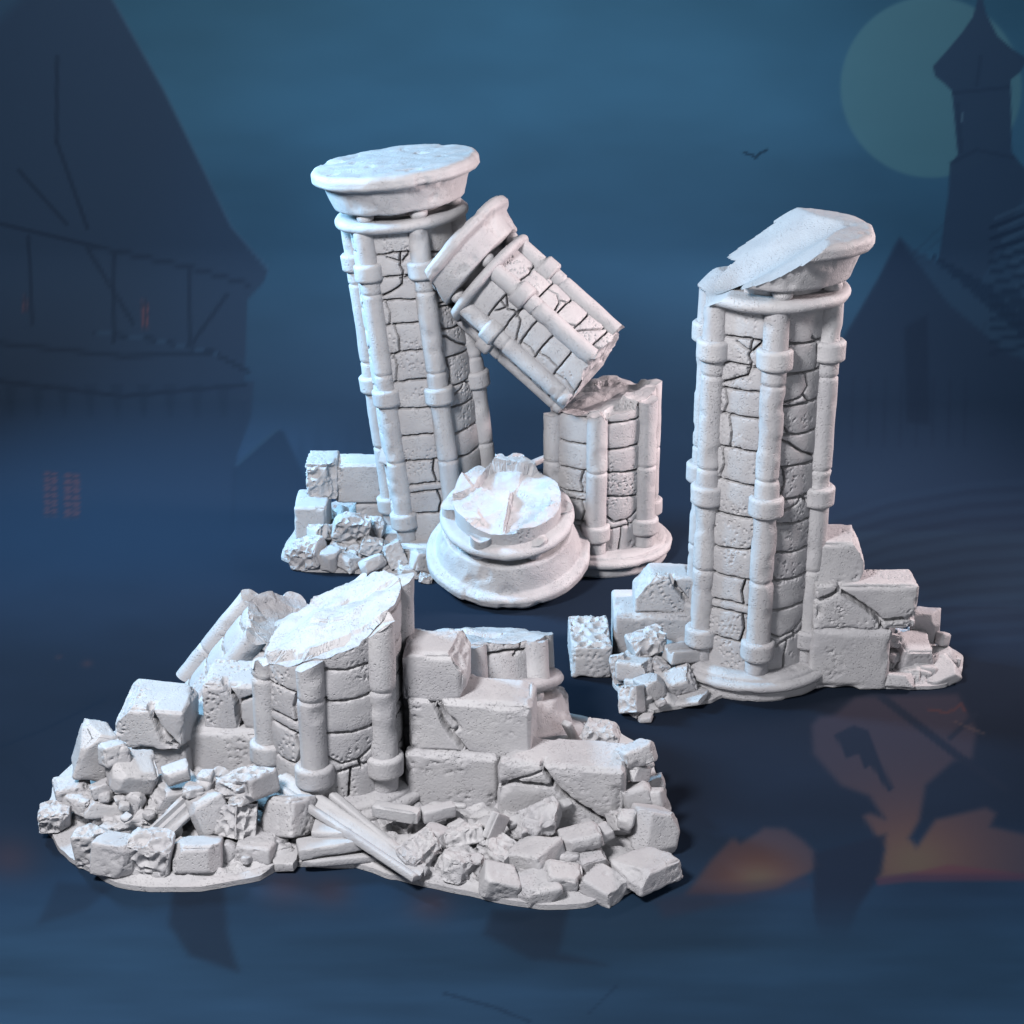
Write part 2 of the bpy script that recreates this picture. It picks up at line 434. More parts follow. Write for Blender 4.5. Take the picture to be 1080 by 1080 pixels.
    for (a, b, c, d_) in ((149, 317, 157, 346), (24, 312, 29, 330), (47, 497, 60, 545), (68, 499, 84, 547)):
        soft([(a, b), (c, b+1), (c, d_), (a, d_)], (96, 72, 86), .65, 2)
        for yy in range(int(b)+5, int(d_), 8): line([(a, yy), (c, yy+1)], (44, 60, 84), 1.6, .8)
        line([((a+c)/2, b), ((a+c)/2, d_)], (44, 60, 84), 1.8, .8)
    soft([(246, 492), (292, 452), (300, 456), (325, 512), (340, 560), (240, 600)], (38, 60, 86), .8, 5, grad=lambda X, Y: 1-sst(500, 590, Y))
    line([(250, 490), (292, 453)], (54, 84, 112), 3, .5)
    # tower with a pointed roof
    soft([(1034, -12), (1040, 14), (1044, 22), (1052, 38), (1068, 52), (1084, 62), (1076, 76), (1066, 84), (1067, 160), (1076, 172), (1084, 180), (1120, 230), (1120, 420), (960, 420), (985, 300), (991, 267), (1000, 207), (1002, 174), (1010, 163), (1004, 96), (996, 88), (986, 80), (984, 70), (1000, 52), (1015, 34), (1026, 18), (1030, 4)], (44, 68, 97), .96, 3, 2)
    soft([(1013, 120), (1016, 118), (1016, 130), (1013, 128)], (84, 120, 146), .5, 2)
    for pts in ([(1003, 172), (1030, 158), (1068, 166)], [(1006, 98), (1064, 92)], [(1010, 110), (1014, 160)], [(1034, 60), (1030, 90)]): line(pts, (38, 60, 88), 3, .6)
    # shingled roofs at the right
    soft([(949, 249), (962, 262), (1005, 286), (1030, 300), (1045, 280), (1068, 230), (1090, 185), (1500, 60), (1500, 640), (880, 640), (850, 520), (871, 387), (926, 293), (943, 258)], (46, 74, 104), .95, 4, 4, grad=lambda X, Y: 1-.5*sst(480, 600, Y))
    soft([(949, 252), (1000, 320), (1062, 372), (1120, 392), (1120, 560), (860, 560), (871, 390), (926, 296)], (39, 60, 88), .85, 5)
    soft([(954, 345), (978, 332), (981, 448), (956, 446)], (34, 53, 79), .7, 6)
    for k in range(12):
        x0 = 985+k*10; line([(x0, 272+k*9), (x0+60, 300+k*9+4), (x0+90, 305+k*9)], (34, 56, 84), 3.2, .7)
        line([(1050+k*4, 230+k*12), (1100, 208+k*13), (1200, 190+k*13)], (62, 94, 124), 3.0, .40)
        line([(1045, 240+k*12), (1100, 219+k*13), (1200, 200+k*13)], (34, 55, 82), 3.2, .75)
    for k in range(9):
        line([(1010-k*14, 262+k*26-40), (930-k*9, 300+k*12)], (40, 62, 90), 2.2, .15)
    for k in range(12):
        yy = 512+k*15; line([(850, yy+44), (940, yy+14), (1020, yy), (1200, yy-12)], (46, 74, 104), 5, .22); line([(850, yy+51), (940, yy+21), (1020, yy+7), (1200, yy-5)], (34, 53, 78), 4, .22)
    for k in range(8): line([(900+k*17, 400), (898+k*17, 470)], (34, 53, 80), 2.5, .35)
    line([(785, 161), (794, 164), (797, 167), (801, 162), (809, 158)], (30, 58, 82), 2, .9)
    # battle glow, drawn as the print has it
    def glow(poly, cx, cy, rr, w=9):
        ax = np.array(poly)
        soft(poly, (72, 72, 90), .7, w)
        for (c, r2, a) in (((92, 78, 86), rr*1.3, .8), ((118, 90, 82), rr*.7, .55), ((104, 106, 92), rr*.35, .5)):
            soft(poly, c, a, w, grad=lambda X, Y, r2=r2: np.exp(-((X-cx)**2+((Y-cy)*1.5)**2)/(r2*r2)))
    glow([(724, 943), (750, 908), (773, 884), (781, 890), (800, 878), (806, 873), (828, 874), (846, 886), (858, 898), (865, 913), (854, 920), (820, 936), (780, 942)], 800, 926, 62)
    glow([(880, 754), (902, 735), (1010, 732), (1030, 770), (1025, 800), (1006, 802), (976, 828), (969, 865), (958, 884), (967, 895), (987, 865), (1040, 852), (1050, 858), (1044, 872), (1080, 880), (1500, 880), (1500, 924), (1080, 922), (961, 921), (924, 926), (934, 895), (911, 861), (917, 858), (934, 864), (917, 839), (887, 828), (858, 795), (856, 765), (864, 756)], 965, 908, 105)
    soft([(886, 786), (880, 775), (900, 765), (915, 770), (923, 790), (942, 832), (937, 836), (918, 806), (912, 812), (905, 795), (892, 800)], (38, 52, 74), .95, 3)
    line([(930, 735), (1010, 797), (1060, 832)], (38, 52, 74), 6, .9)
    line([(1002, 778), (1030, 752)], (40, 54, 76), 4, .8); line([(980, 748), (1000, 752), (1015, 742), (1018, 750)], (98, 70, 76), 2, .6); line([(1005, 760), (1040, 775)], (98, 90, 96), 1.6, .5)
    soft([(858, 900), (934, 880), (930, 920), (905, 958), (890, 1000), (866, 1000), (858, 960)], (36, 50, 73), .9, 8, grad=lambda X, Y: 1-sst(930, 1000, Y))
    soft([(925, 926), (960, 921), (1000, 912), (1080, 921), (1300, 921), (1300, 928), (1080, 929), (960, 930), (925, 934)], (98, 66, 84), .6, 5)
    soft([(690, 950), (740, 935), (850, 925), (856, 936), (700, 968)], (60, 62, 84), .4, 12)
    for (poly, a) in (([(185, 920), (235, 915), (240, 985), (252, 1025), (200, 1008), (178, 975)], .6), ([(520, 960), (600, 958), (590, 1005), (640, 1018), (560, 1012), (510, 985)], .5), ([(60, 930), (120, 935), (90, 960), (40, 975)], .35)):
        soft(poly, (33, 45, 64), a, 10)
    for (cx, cy, r2) in ((300, 935, 26), (350, 940, 22), (92, 700, 5), (62, 693, 3), (10, 905, 30), (455, 955, 24)):
        d = np.hypot(x-cx, (y-cy)*1.3); al = .35*np.exp(-(d/r2)**2); col = col*(1-al[:, None]) + np.array([98, 66, 70.])*al[:, None]
    line([(0, 788), (50, 768), (110, 738)], (28, 44, 66), 2.5, .6); line([(20, 808), (38, 832)], (28, 44, 66), 2, .5)
    line([(470, 1048), (520, 1062), (560, 1078)], (30, 52, 78), 2.5, .5); line([(620, 1070), (650, 1040)], (30, 52, 78), 2, .4)
    line([(1035, 350), (1040, 340)], (38, 60, 84), 2, .2)
    return np.clip(col, 0, 255), reg

YB, RC = 3.6, 1.6
def sweep_profile():
    pts = []; pyv = 1330.0
    Ys = []
    while pyv > 100:
        g = gp(540, pyv)
        if g[1] >= YB: break
        Ys.append(g[1]); pyv -= 2.4
    pts = [(y, 0.0) for y in Ys] + [(YB, 0.0)]
    n = 40
    for k in range(1, n+1):
        a = math.pi/2*k/n; pts.append((YB+RC*math.sin(a), RC-RC*math.cos(a)))
    z = RC
    while z < 9.5:
        z += .026; pts.append((YB+RC, z))
    return np.array(pts)
GAIN_F, GAIN_W = np.array([2.45, 2.8, 3.0]), np.array([1.6, 1.75, 1.85])
def build_sweep():
    pr = sweep_profile(); xs = np.arange(-8.8, 8.8, .029)
    X = np.ones((len(pr), 1))*xs; Y = pr[:, 0][:, None]*np.ones(len(xs)); Z = pr[:, 1][:, None]*np.ones(len(xs))
    px, py, dep = proj(X, Y, Z)
    col, reg = paint(px, py, None)
    wall = sst(0, RC, Z.ravel())
    c = lin(col)/(GAIN_F*(1-wall)[:, None]+GAIN_W*wall[:, None])
    c = np.clip(c, 0, .9)
    V = np.stack([X, Y, Z], 2).reshape(-1, 3); nx = len(xs)
    i, j = np.meshgrid(np.arange(len(pr)-1), np.arange(nx-1), indexing='ij'); i = i.ravel(); j = j.ravel()
    Q = np.stack([i*nx+j, i*nx+j+1, (i+1)*nx+j+1, (i+1)*nx+j], 1)
    fw = Z.ravel()[Q].max(1) > 1e-6; fr = reg[Q[:, 0]]
    m = bpy.data.materials.new('printed_sweep'); m.use_nodes = True; nt = m.node_tree
    b = nt.nodes['Principled BSDF']; b.inputs['Roughness'].default_value = .9; b.inputs['Specular IOR Level'].default_value = .05
    a = nt.nodes.new('ShaderNodeAttribute'); a.attribute_name = 'print'
    nt.links.new(a.outputs['Color'], b.inputs['Base Color'])
    def piece(name, mask, parent=None):
        q = Q[mask]; u, inv = np.unique(q, return_inverse=True); q = inv.reshape(q.shape)
        o = mesh_obj(name, V[u], q, m, parent)
        at_ = o.data.color_attributes.new('print', 'FLOAT_COLOR', 'POINT')
        cc = np.concatenate([c[u], np.ones((len(u), 1))], 1).astype(np.float32); at_.data.foreach_set('color', cc.ravel())
        return o
    g = piece('ground', ~fw); g['kind'] = 'structure'
    g['label'] = 'dark blue ground sheet with a faint print of dark figures, snow and a fiery glow'
    bd = empty('painted_backdrop', (0, YB+RC, 0)); tag(bd, 'dark blue painted backdrop of night sky, moon and gabled house silhouettes', 'backdrop')
    for rid, nm in ((0, 'night_sky'), (1, 'gabled_house'), (2, 'pointed_tower'), (3, 'moon'), (4, 'shingled_roof')):
        o = piece(nm, fw & (fr == rid), bd); o.location = (0, -(YB+RC), 0)
build_sweep()

# ------------------------------------------------------------------ columns
def column_root(name, px, py, label, roll=0, pitch=0, z=0):
    p = gp(px, py); r = empty(name, (p[0], p[1], z), (math.radians(pitch), math.radians(roll), 0))
    tag(r, label, 'column'); return r, p
def build_column(root, az, z1, seed, hi=None, base=True, cap=False, z0=.16):
    rot = math.radians(az)
    V, Q = shaft_mesh(z0, z1, seed, hi=hi, rot=rot); mesh_obj('shaft', V, Q, STONE, root)
    colonnettes(root, az, z0+.02, z1, seed+20, hi=hi)
    if base: base_parts(root, seed)

# right ruin: tall column with its capital sheared off on a slope
def hi_right(X, Y):
    P = np.stack([X.ravel(), Y.ravel(), X.ravel()*0], 1)
    s = 3.65 + .64*P[:, 0] + .05*fbm(P, 1.7, 5, 2) - .17*np.exp(-((P[:, 1]-.03)/.30)**2)*sst(-.6, -.2, P[:, 0]) - .04*sst(-.3, -.6, P[:, 0])
    return s.reshape(X.shape)
rt, p = column_root('tall_column', 790, 702, 'tall upright brick column whose round capital is sheared off on a slope')
build_column(rt, -1.5, HS+.02, 3, hi=hi_right); capital_parts(rt, 5, hi=hi_right, az=-1.5, core=.42, cz0=.3)

# rear ruin: tilted column with whole capital
rt, p = column_root('leaning_column', 470, 569, 'tall brick column leaning left with an unbroken round capital on top', roll=-6.3)
build_column(rt, 19, HS+.02, 11); capital_parts(rt, 13, az=19)
# rear ruin: stump
rt, p = column_root('column_stump', 633, 581, 'short broken column stump on a stepped round base holding up the toppled section')
build_column(rt, -8.7, 2.1, 23, hi=hfun(1.60, .17, .0, .05, 31, .04, 3.2, slab=.10))
# front ruin: stump
rt, p = column_root('column_stump', 358, 831, 'broken column stump with a slanting top in the middle of the front ruin')
hc_ = hfun(1.40, .36, .04, .03, 41, .05, 3.0, slab=.11)
def HI_C(X, Y): return hc_(X, Y) + .05*sst(.20, .34, X+.08*Y)
build_column(rt, -13, 2.3, 37, hi=HI_C)

# pieces built along their own axis; local z = column axis, capital at +z
def axis_piece(name, label, cpos, axis, spin, z0, z1, seed, cap, lo=None, hi=None, az=0, lo_p=None, scale=1.0, side=None):
    """cpos: world position of local z = zc (middle)"""
    ax = Vector(axis).normalized(); q = Vector((0, 0, 1)).rotation_difference(ax)
    rt = empty(name, (0, 0, 0)); tag(rt, label, 'column piece')
    M = q.to_matrix().to_4x4() @ Matrix.Rotation(math.radians(spin), 4, 'Z')
    zc = (z0+z1)/2
    loc = Vector(cpos) - (q @ Vector((0, 0, zc)))*scale
    rt.matrix_world = Matrix.Translation(loc) @ M @ Matrix.Scale(scale, 4)
    rot = math.radians(az)
    V, Q = shaft_mesh(z0, z1, seed, hi=hi, lo=lo, rot=rot); mesh_obj('shaft', V, Q, STONE, rt)
    colonnettes(rt, az, z0, z1, seed+20, hi=hi, lo=lo_p or lo)
    if cap: capital_parts(rt, seed+3, az=az)
    if side:
        n, dd = side; nl = M.to_3x3().inverted() @ Vector(n).normalized(); nl = np.array(nl)*math.cos(.42) + np.array([0, 0, math.sin(.42)]); dd = dd*math.cos(.42) + (HS+.30)*math.sin(.42)
        for o in rt.children:
            if o.name.startswith(('neck', 'cap')):
                co = np.zeros(len(o.data.vertices)*3, dtype=np.float32); o.data.vertices.foreach_get('co', co); p = co.reshape(-1, 3).astype(float)
                t = np.maximum(p@nl - dd - .05*fbm(p, 3, seed+77, 3), 0); p = p - nl*t[:, None]
                o.data.vertices.foreach_set('co', p.astype(np.float32).ravel()); o.data.update()
    return rt
# toppled top section: axis points up-left in the picture
a = math.radians(37)
cp = at(572, 346, gp(550, 569)[1]-.45)
axis_piece('toppled_column_section', 'toppled upper column section with its capital wedged between the leaning column and the stump', cp,
           (-math.cos(a), .27, math.sin(a)*1.10), 0, 1.82, HS+.02, 51, True, lo=hfun(1.86, .10, -.05, .04, 55, .05, 3, slab=.06), az=18, scale=.87, side=((-.64, -.1, -.76), .36))
# overturned capital in front of it: capital down, stub up
zc_ = HS-.25
cp = gp(541, 596); 
axis_piece('overturned_capital', 'overturned round capital with a broken stub, tipped towards the viewer before the leaning column', (-.05, -1.95, .97),
           (.02, .29, -.957), 0, HS-.42, HS+.02, 61, True, lo=hfun(HS-.18, .03, .08, .05, 65, .05, 3.0, slab=.12), az=20, lo_p=hfun(HS-.12, .10, .08, .08, 66, .10, 3))
# overturned capital behind front wall
cp = gp(508, 716, .52)
axis_piece('overturned_capital', 'overturned round capital with brick stub standing behind the right wall of the front ruin', (cp[0], cp[1]+.06, .80),
           (.05, -.34, -.94), 0, HS-.50, HS+.02, 71, True, lo=hfun(HS-.30, .02, .0, .03, 75, .03, 3, slab=.06), az=22)
# tilted shaft section behind left wall
a = math.radians(52)
cp = at(288, 708, gp(250, 745)[1])
axis_piece('fallen_column_shaft', 'fallen column shaft slanting up behind the left wall of the front ruin', cp,
           (math.cos(a), -.02, math.sin(a)), 0, .62, 1.9, 81, False, hi=hfun(1.70, .10, .05, .03, 85, .03, 2.6, slab=.05), lo=hfun(.68, 0, 0, .03, 86, .04, 3), az=16)

# ------------------------------------------------------------------ stones
NS = [100]
def stone(px, pyb, w, h, z0, label, kind='b', yaw=None, tilt=None, name=None, cat=None, dep=None, cuts=None, cracks=(), rough=None, mat=None, group=None, rr=None, pits=None, H=None):
    """px: centre, pyb: bottom front edge, w/h: size in the picture, z0: height its bottom lies at"""
    NS[0] += 1; sd = NS[0]; R = random.Random(sd*13+5)
    p = gp(px, pyb, z0); s = scale_at(p); e = TH + math.atan((pyb-h/2-540)/F)
    W = w/s*1.02; Dp = dep if dep else W*R.uniform(.75, .95)
    if H is None: H = max((h/s - Dp*math.sin(e)*.9)/math.cos(e), .42*W if kind != 's' else .05)
    y = R.uniform(-42, 42) if yaw is None else yaw
    tx, ty = (R.uniform(-22, 16), R.uniform(-20, 20)) if tilt is None else tilt
    if kind in 'bw': 
        if yaw is None: y *= .7
    cut = []; rg = []
    if kind == 'r':
        for k in range(4): cut.append(((R.uniform(-1, 1), R.uniform(-1, 1), R.uniform(-.4, 1)), R.uniform(.58, .76), .0))
        rg = [(R.uniform(-.5, 1), -1, R.uniform(0, .7)), (R.uniform(-1, .3), -.2, 1)]; rad = .05
        step = .0115; ramp = .115*W; rs = 3.3/W; wob = .02; chip = .05
    elif kind == 'h':
        cut = [((R.choice((-1, 1)), -.25, R.uniform(.3, .9)), R.uniform(.60, .74), .02), ((R.uniform(-1, 1), .3, .9), .78, .012)]
        rg = [(R.choice((-1, 1)), -.35, .2)]; rad = .022; step = .0125; ramp = .095*W; rs = 3.7/W; wob = .012; chip = .035
    elif kind == 's':
        cut = [((1, -.3, 0), .8, 0), ((-1, -.5, 0), .8, 0)]; rad = .02; step = .02; ramp = .02; rs = 8; wob = .01; chip = .02
    elif kind == 'w':
        rad = .035; step = .0145; ramp = .03; rs = 8; wob = .010; chip = .05
    else:
        cut = [((R.choice((-1, 1)), -.6, .8), R.uniform(.62, .8), 0), ((R.choice((-1, 1)), .3, 1), R.uniform(.68, .84), .01), ((R.uniform(-1, 1), -1, R.choice((-.7, .9))), R.uniform(.68, .84), 0), ((R.choice((-1, 1)), -.9, 0), R.uniform(.7, .86), 0)]
        rad = .022; step = .016; ramp = .03; rs = 8; wob = .012; chip = .04
    rad = min(rad, .07*W)
    if W < .2: chip = .012; wob = .008
    if cuts is not None: cut = cuts
    if rough is not None: rg = rough
    V, Q = block_mesh((W, Dp, H), rr or rad, cut, cracks, rg, sd, step, wob, chip, pits if pits is not None else (.014 if kind in 'bwh' else .0), rs, ramp)
    nm = name or {'r': 'rough_boulder', 'h': 'broken_stone', 's': 'stone_slab', 'w': 'wall_block', 'b': 'rubble_stone'}[kind]
    o = mesh_obj(nm, V, Q, mat or STONE)
    ex = 0
    o.location = (p[0], p[1]+Dp*.5, z0+H*.5+ex); o.rotation_euler = (math.radians(tx), math.radians(ty), math.radians(y))
    tag(o, label, cat or {'r': 'boulder', 'h': 'broken stone', 's': 'slab', 'w': 'stone block', 'b': 'stone'}[kind], group or {'w': 'large blocks of the ruined walls'}.get(kind, GRP))
    return o
def wblock(x0, x1, yt, yb, Y, z0, dep, label, yaw=0, **k):
    """wall block by its front face in the picture, standing at depth Y"""
    a = at(x0, yb, Y); b = at(x1, yb, Y); t = at((x0+x1)/2, yt, Y); m = at((x0+x1)/2, yb, Y)
    NS[0] += 1; sd = NS[0]
    W = (b[0]-a[0])/math.cos(math.radians(yaw)); H = t[2]-m[2]
    V, Q = block_mesh((W, dep, H), k.get('r', .028), list(k.get('cuts', ())) + [((.0, -1, 1), .93, 0), ((1, -1, 0), .955, 0), ((-1, -1, 0), .96, 0), ((1, 0, 1), .95, 0)], k.get('cracks', ()), k.get('rough', ()), sd, .0085 if k.get('cracks') else .0135, .011, k.get('chip', .05), k.get('pits', .016), 8, .04)
    o = mesh_obj('wall_block', V, Q, STONE)
    yr = math.radians(yaw)
    o.location = (m[0]-math.sin(yr)*dep*.5, Y+math.cos(yr)*dep*.5, m[2]+H/2 if z0 is None else z0+H/2)
    o.rotation_euler = (math.radians(k.get('tx', 0)), math.radians(k.get('ty', 0)), yr)
    tag(o, label, 'stone block', 'large blocks of the ruined walls')
    return o

# --- right ruin, walls
Yr = gp(895, 728)[1]
wblock(852, 936, 664, 728, Yr, None, .62, 'square pale block at the bottom right of the tall column, under the cracked one', yaw=-1)
wblock(857, 966, 617, 665, Yr+.02, None, .34, 'long block with a branching crack beside the tall column, below the boulder',
       cracks=[([(-1.05, .25), (-.55, .62), (-.5, 1.1)], .022, .07), ([(-.52, .7), (-.2, .25), (.18, -.3), (.3, -.55), (1.1, -.5)], .026, .08), ([(.3, -.5), (.32, -1.1)], .02, .06)])
wblock(858, 911, 572, 617, Yr+.10, None, .42, 'boulder-like broken block sitting on top right wall next to the tall column', cuts=[((1, -.12, .6), .68, .025), ((.9, -.2, -.4), .86, .02)])
Yl = gp(680, 700)[1]
wblock(602, 645, 681, 716, gp(625, 716)[1], 0, .62, 'isolated cube block at the far left end of the right ruin', yaw=1, rough=[(0, 0, 1)])
wblock(647, 730, 649, 702, Yl+.1, None, .55, 'long plain block left of the tall column, carrying the chipped block')
wblock(669, 731, 609, 649, Yl+.16, None, .34, 'chipped cracked block lying on the long block left of the tall column', cuts=[((-1, -.1, .75), .60, .02), ((-1, .6, .9), .7, .03)],
       cracks=[([(.25, 1.1), (.4, .4), (.65, -.1), (1.05, -.5)], .03, .07)])
# --- rear ruin, walls
Yw = gp(400, 572)[1]+.25
wblock(354, 432, 490, 531, Yw, None, .34, 'long upper wall block touching the foot of the leaning column', cracks=[([(.35, 1.05), (.55, .3), (.7, -.2), (.9, -1.05)], .02, .05), ([(.2, -.3), (.5, -.5), (.8, -1)], .02, .03)])
wblock(322, 356, 490, 528, Yw-.08, None, .45, 'crumbling block at the left end of the upper course, rear ruin', rough=[(-.3, -1, .2), (-1, 0, 0)], cuts=[((.7, -.8, .1), .75, .05)])
wblock(376, 438, 531, 578, Yw+.02, None, .42, 'lower wall block in shadow under the long one, rear ruin')
wblock(311, 346, 535, 570, Yw-.35, None, .5, 'plain smooth block under the crumbling block, rear ruin')
# --- front ruin, walls
Yf = gp(478, 858)[1]
wblock(427, 526, 797, 862, Yf+.0, None, .5, 'big lower block right of the front stump, beside the dark vertical joint', yaw=-6)
wblock(524, 657, 808, 876, Yf-.22, None, .42, 'largest smooth-topped block with a long zigzag crack, right end of the front wall', yaw=-9, pits=.006,
       cracks=[([(-1.05, .15), (-.75, .38), (-.1, .38), (.2, -.1), (.55, -.5), (.72, -.62), (.98, -.4)], .024, .09), ([(-.3, 1.05), (-.14, .45), (-.1, .38)], .02, .08), ([(.70, -.6), (.66, -1.1)], .024, .08), ([(-.95, .25), (-.55, .62), (-.3, .8)], .014, .03)])
wblock(430, 560, 741, 799, Yf+.05, None, .46, 'upper block with one slanting crack on the right front wall, under the boulder', yaw=-7,
       cracks=[([(-.62, 1.05), (-.45, .35), (-.2, -.45), (0, -1.1)], .03, .07), ([(-.5, 1), (-.35, .5), (-.15, .1), (-.3, -.2)], .02, .035)])
wblock(424, 492, 690, 741, Yf+.12, None, .45, 'rounded broken block on top of the right front wall, against the front stump', cuts=[((.9, -.12, .6), .66, .03), ((1, -.1, -.5), .82, .02), ((-.6, -.2, 1), .85, .01)], yaw=-4)
wblock(562, 600, 752, 800, Yf+.85, None, .5, 'block standing behind the right front wall, under the overturned capital', cuts=[((1, 0, 1), .8, .02)])
Yg = gp(240, 835)[1]
wblock(194, 292, 772, 830, Yg+.12, None, .6, 'long plain block left of the front stump, under the block with the Y-shaped crack', yaw=-6)
wblock(214, 281, 722, 771, Yg+.18, None, .42, 'block with a Y-shaped crack left of the front stump', yaw=-6,
       cracks=[([(-.3, 1.1), (.05, .45), (.15, .2), (.12, -.4), (.2, -1.1)], .028, .08), ([(.15, .25), (.5, .45), (1.05, .75)], .02, .06)])
wblock(120, 196, 748, 792, Yg-.02, None, .48, 'chipped block with a wide diagonal crack at the left end of the front wall', yaw=-6, ty=3, cuts=[((-1, -.2, .9), .66, .02), ((1, .2, .8), .82, .04)],
       cracks=[([(0, 1.1), (.2, .3), (.45, -.3), (.95, -.9)], .034, .08), ([(.2, .3), (.35, -.6), (.6, -.8)], .02, .05)])
wblock(140, 200, 790, 832, Yg+.05, None, .5, 'low block in shadow below the chipped block, left front wall', yaw=-6)

# --- loose stones (px, bottom py, width, height, z0, label, kind)
GRP = 'loose stones around the front ruin'
F_ = [
 (55, 880, 33, 36, .06, 'knobbly stone at the far left tip of the front ruin', 'r'),
 (74, 850, 38, 34, .16, 'smooth sloping stone behind the knobbly far left stone', 'b'),
 (84, 860, 36, 30, .14, 'dark-sided stone just right of the knobbly far left stone', 'h'),
 (105, 842, 22, 20, .28, 'small stone wedged below the upright pitted slab at left', 'h'),
 (107, 869, 44, 32, .10, 'pale flat-topped stone right of the dark-sided one at left', 'h'),
 (141, 866, 20, 34, .14, 'narrow wedge-shaped stone standing in the left rubble', 'b'),
 (136, 838, 48, 45, .34, 'tilted smooth box stone in front of the chipped wall block', 'b'),
 (178, 860, 54, 46, .18, 'dark stone with a rough left face beside the left beam', 'h'),
 (100, 826, 40, 66, .30, 'tall upright pitted stone at the back left of the rubble', 'b'),
 (120, 812, 30, 32, .50, 'smaller stone leaning on the upright pitted stone', 'h'),
 (130, 886, 52, 28, .06, 'low rubbly lump behind the pale triangular stone', 'r'),
 (168, 880, 46, 28, .10, 'low rough lump half under the left beam', 'r'),
 (98, 916, 34, 48, .02, 'leaning rough stone on the left edge of the base', 'r'),
 (120, 928, 44, 50, .04, 'pale triangular stone at the lower left edge', 'b'),
 (157, 929, 46, 56, .04, 'crumbly-faced stone below the end of the left beam', 'r'),
 (207, 925, 50, 46, .05, 'pale square stone with a rough left side on the lower left edge', 'b'),
 (220, 882, 40, 50, .14, 'plain smooth stone leaning left of the pitted cube', 'b'),
 (249, 890, 48, 52, .12, 'cube with a deeply pitted top face in the left rubble', 'r'),
 (252, 852, 62, 38, .34, 'large rough boulder against the wall above the pitted cube', 'r'),
 (267, 913, 46, 36, .04, 'small pale stone with a crumbly lower face near the broken base edge', 'h'),
 (240, 911, 20, 26, .04, 'small plain stone between two pale front stones at left', 'b'),
 (302, 888, 50, 54, .08, 'pale round-faced boulder beside the long plank', 'h'),
 (297, 906, 20, 18, .04, 'pebble under the pale round-faced boulder', 'r'),
 (216, 830, 18, 18, .42, 'tiny box stone at the foot of the left wall beside the beam', 'b'),
 (185, 828, 28, 24, .42, 'thin dark stone leaning on the low shadowed block', 's'),
 (433, 881, 34, 17, .10, 'dark rough lump under the notched beam', 'r'),
 (460, 901, 28, 32, .08, 'smooth pointed stone right of the long plank', 'b'),
 (443, 926, 44, 44, .03, 'craggy stone touching the lower end of the long plank', 'r'),
 (487, 898, 42, 32, .12, 'craggy stone in the second row near the upright bracket', 'r'),
 (484, 936, 44, 44, .03, 'craggy front stone with pale ridges left of the plain cube', 'r'),
 (527, 916, 46, 36, .08, 'rough stone right under the upright bracket', 'r'),
 (562, 923, 52, 40, .08, 'broad pitted stone behind the two front cubes', 'h'),
 (528, 951, 42, 40, .03, 'plain pale cube, left of the two front cubes', 'b'),
 (567, 956, 48, 32, .02, 'squat cube with a bluish top, right of the plain pale cube', 'b'),
 (594, 943, 40, 34, .05, 'drum-like stone behind the squat front cube', 'b'),
 (638, 953, 43, 36, .02, 'small cube with a crumbled top on the lower right edge', 'h'),
 (683, 943, 62, 48, .03, 'large slab with a honeycombed top at the right corner', 'h'),
 (613, 903, 44, 32, .14, 'tilted flat-sided stone in front of the largest block', 'b'),
 (600, 913, 24, 18, .10, 'small dark stone behind the drum-like stone', 'b'),
 (624, 921, 34, 24, .06, 'low stone behind the small cube with the crumbled top', 'h'),
 (567, 886, 54, 34, .16, 'shield-shaped rough stone leaning on the largest block', 'r'),
 (632, 891, 28, 20, .14, 'small stone at the foot of the largest block, right side', 'h'),
 (634, 788, 40, 30, .40, 'craggy stone behind the largest block at the upper right', 'r'),
 (674, 812, 38, 32, .45, 'round-ended drum fragment at the back right', 'b'),
 (671, 828, 28, 26, .34, 'dark triangular stone below the drum fragment', 'h'),
 (672, 857, 34, 36, .18, 'blue-topped stone beside the largest block, right side', 'b'),
 (693, 854, 16, 24, .20, 'thin sliver of stone on the right slope', 's'),
 (664, 888, 46, 40, .06, 'frayed stone ledge at the right foot of the largest block', 'r'),
 (690, 902, 46, 54, .02, 'broad weathered ledge at the right edge of the base', 'b'),
]
for t in F_: stone(*t)
GRP = 'loose stones around the rear ruin'
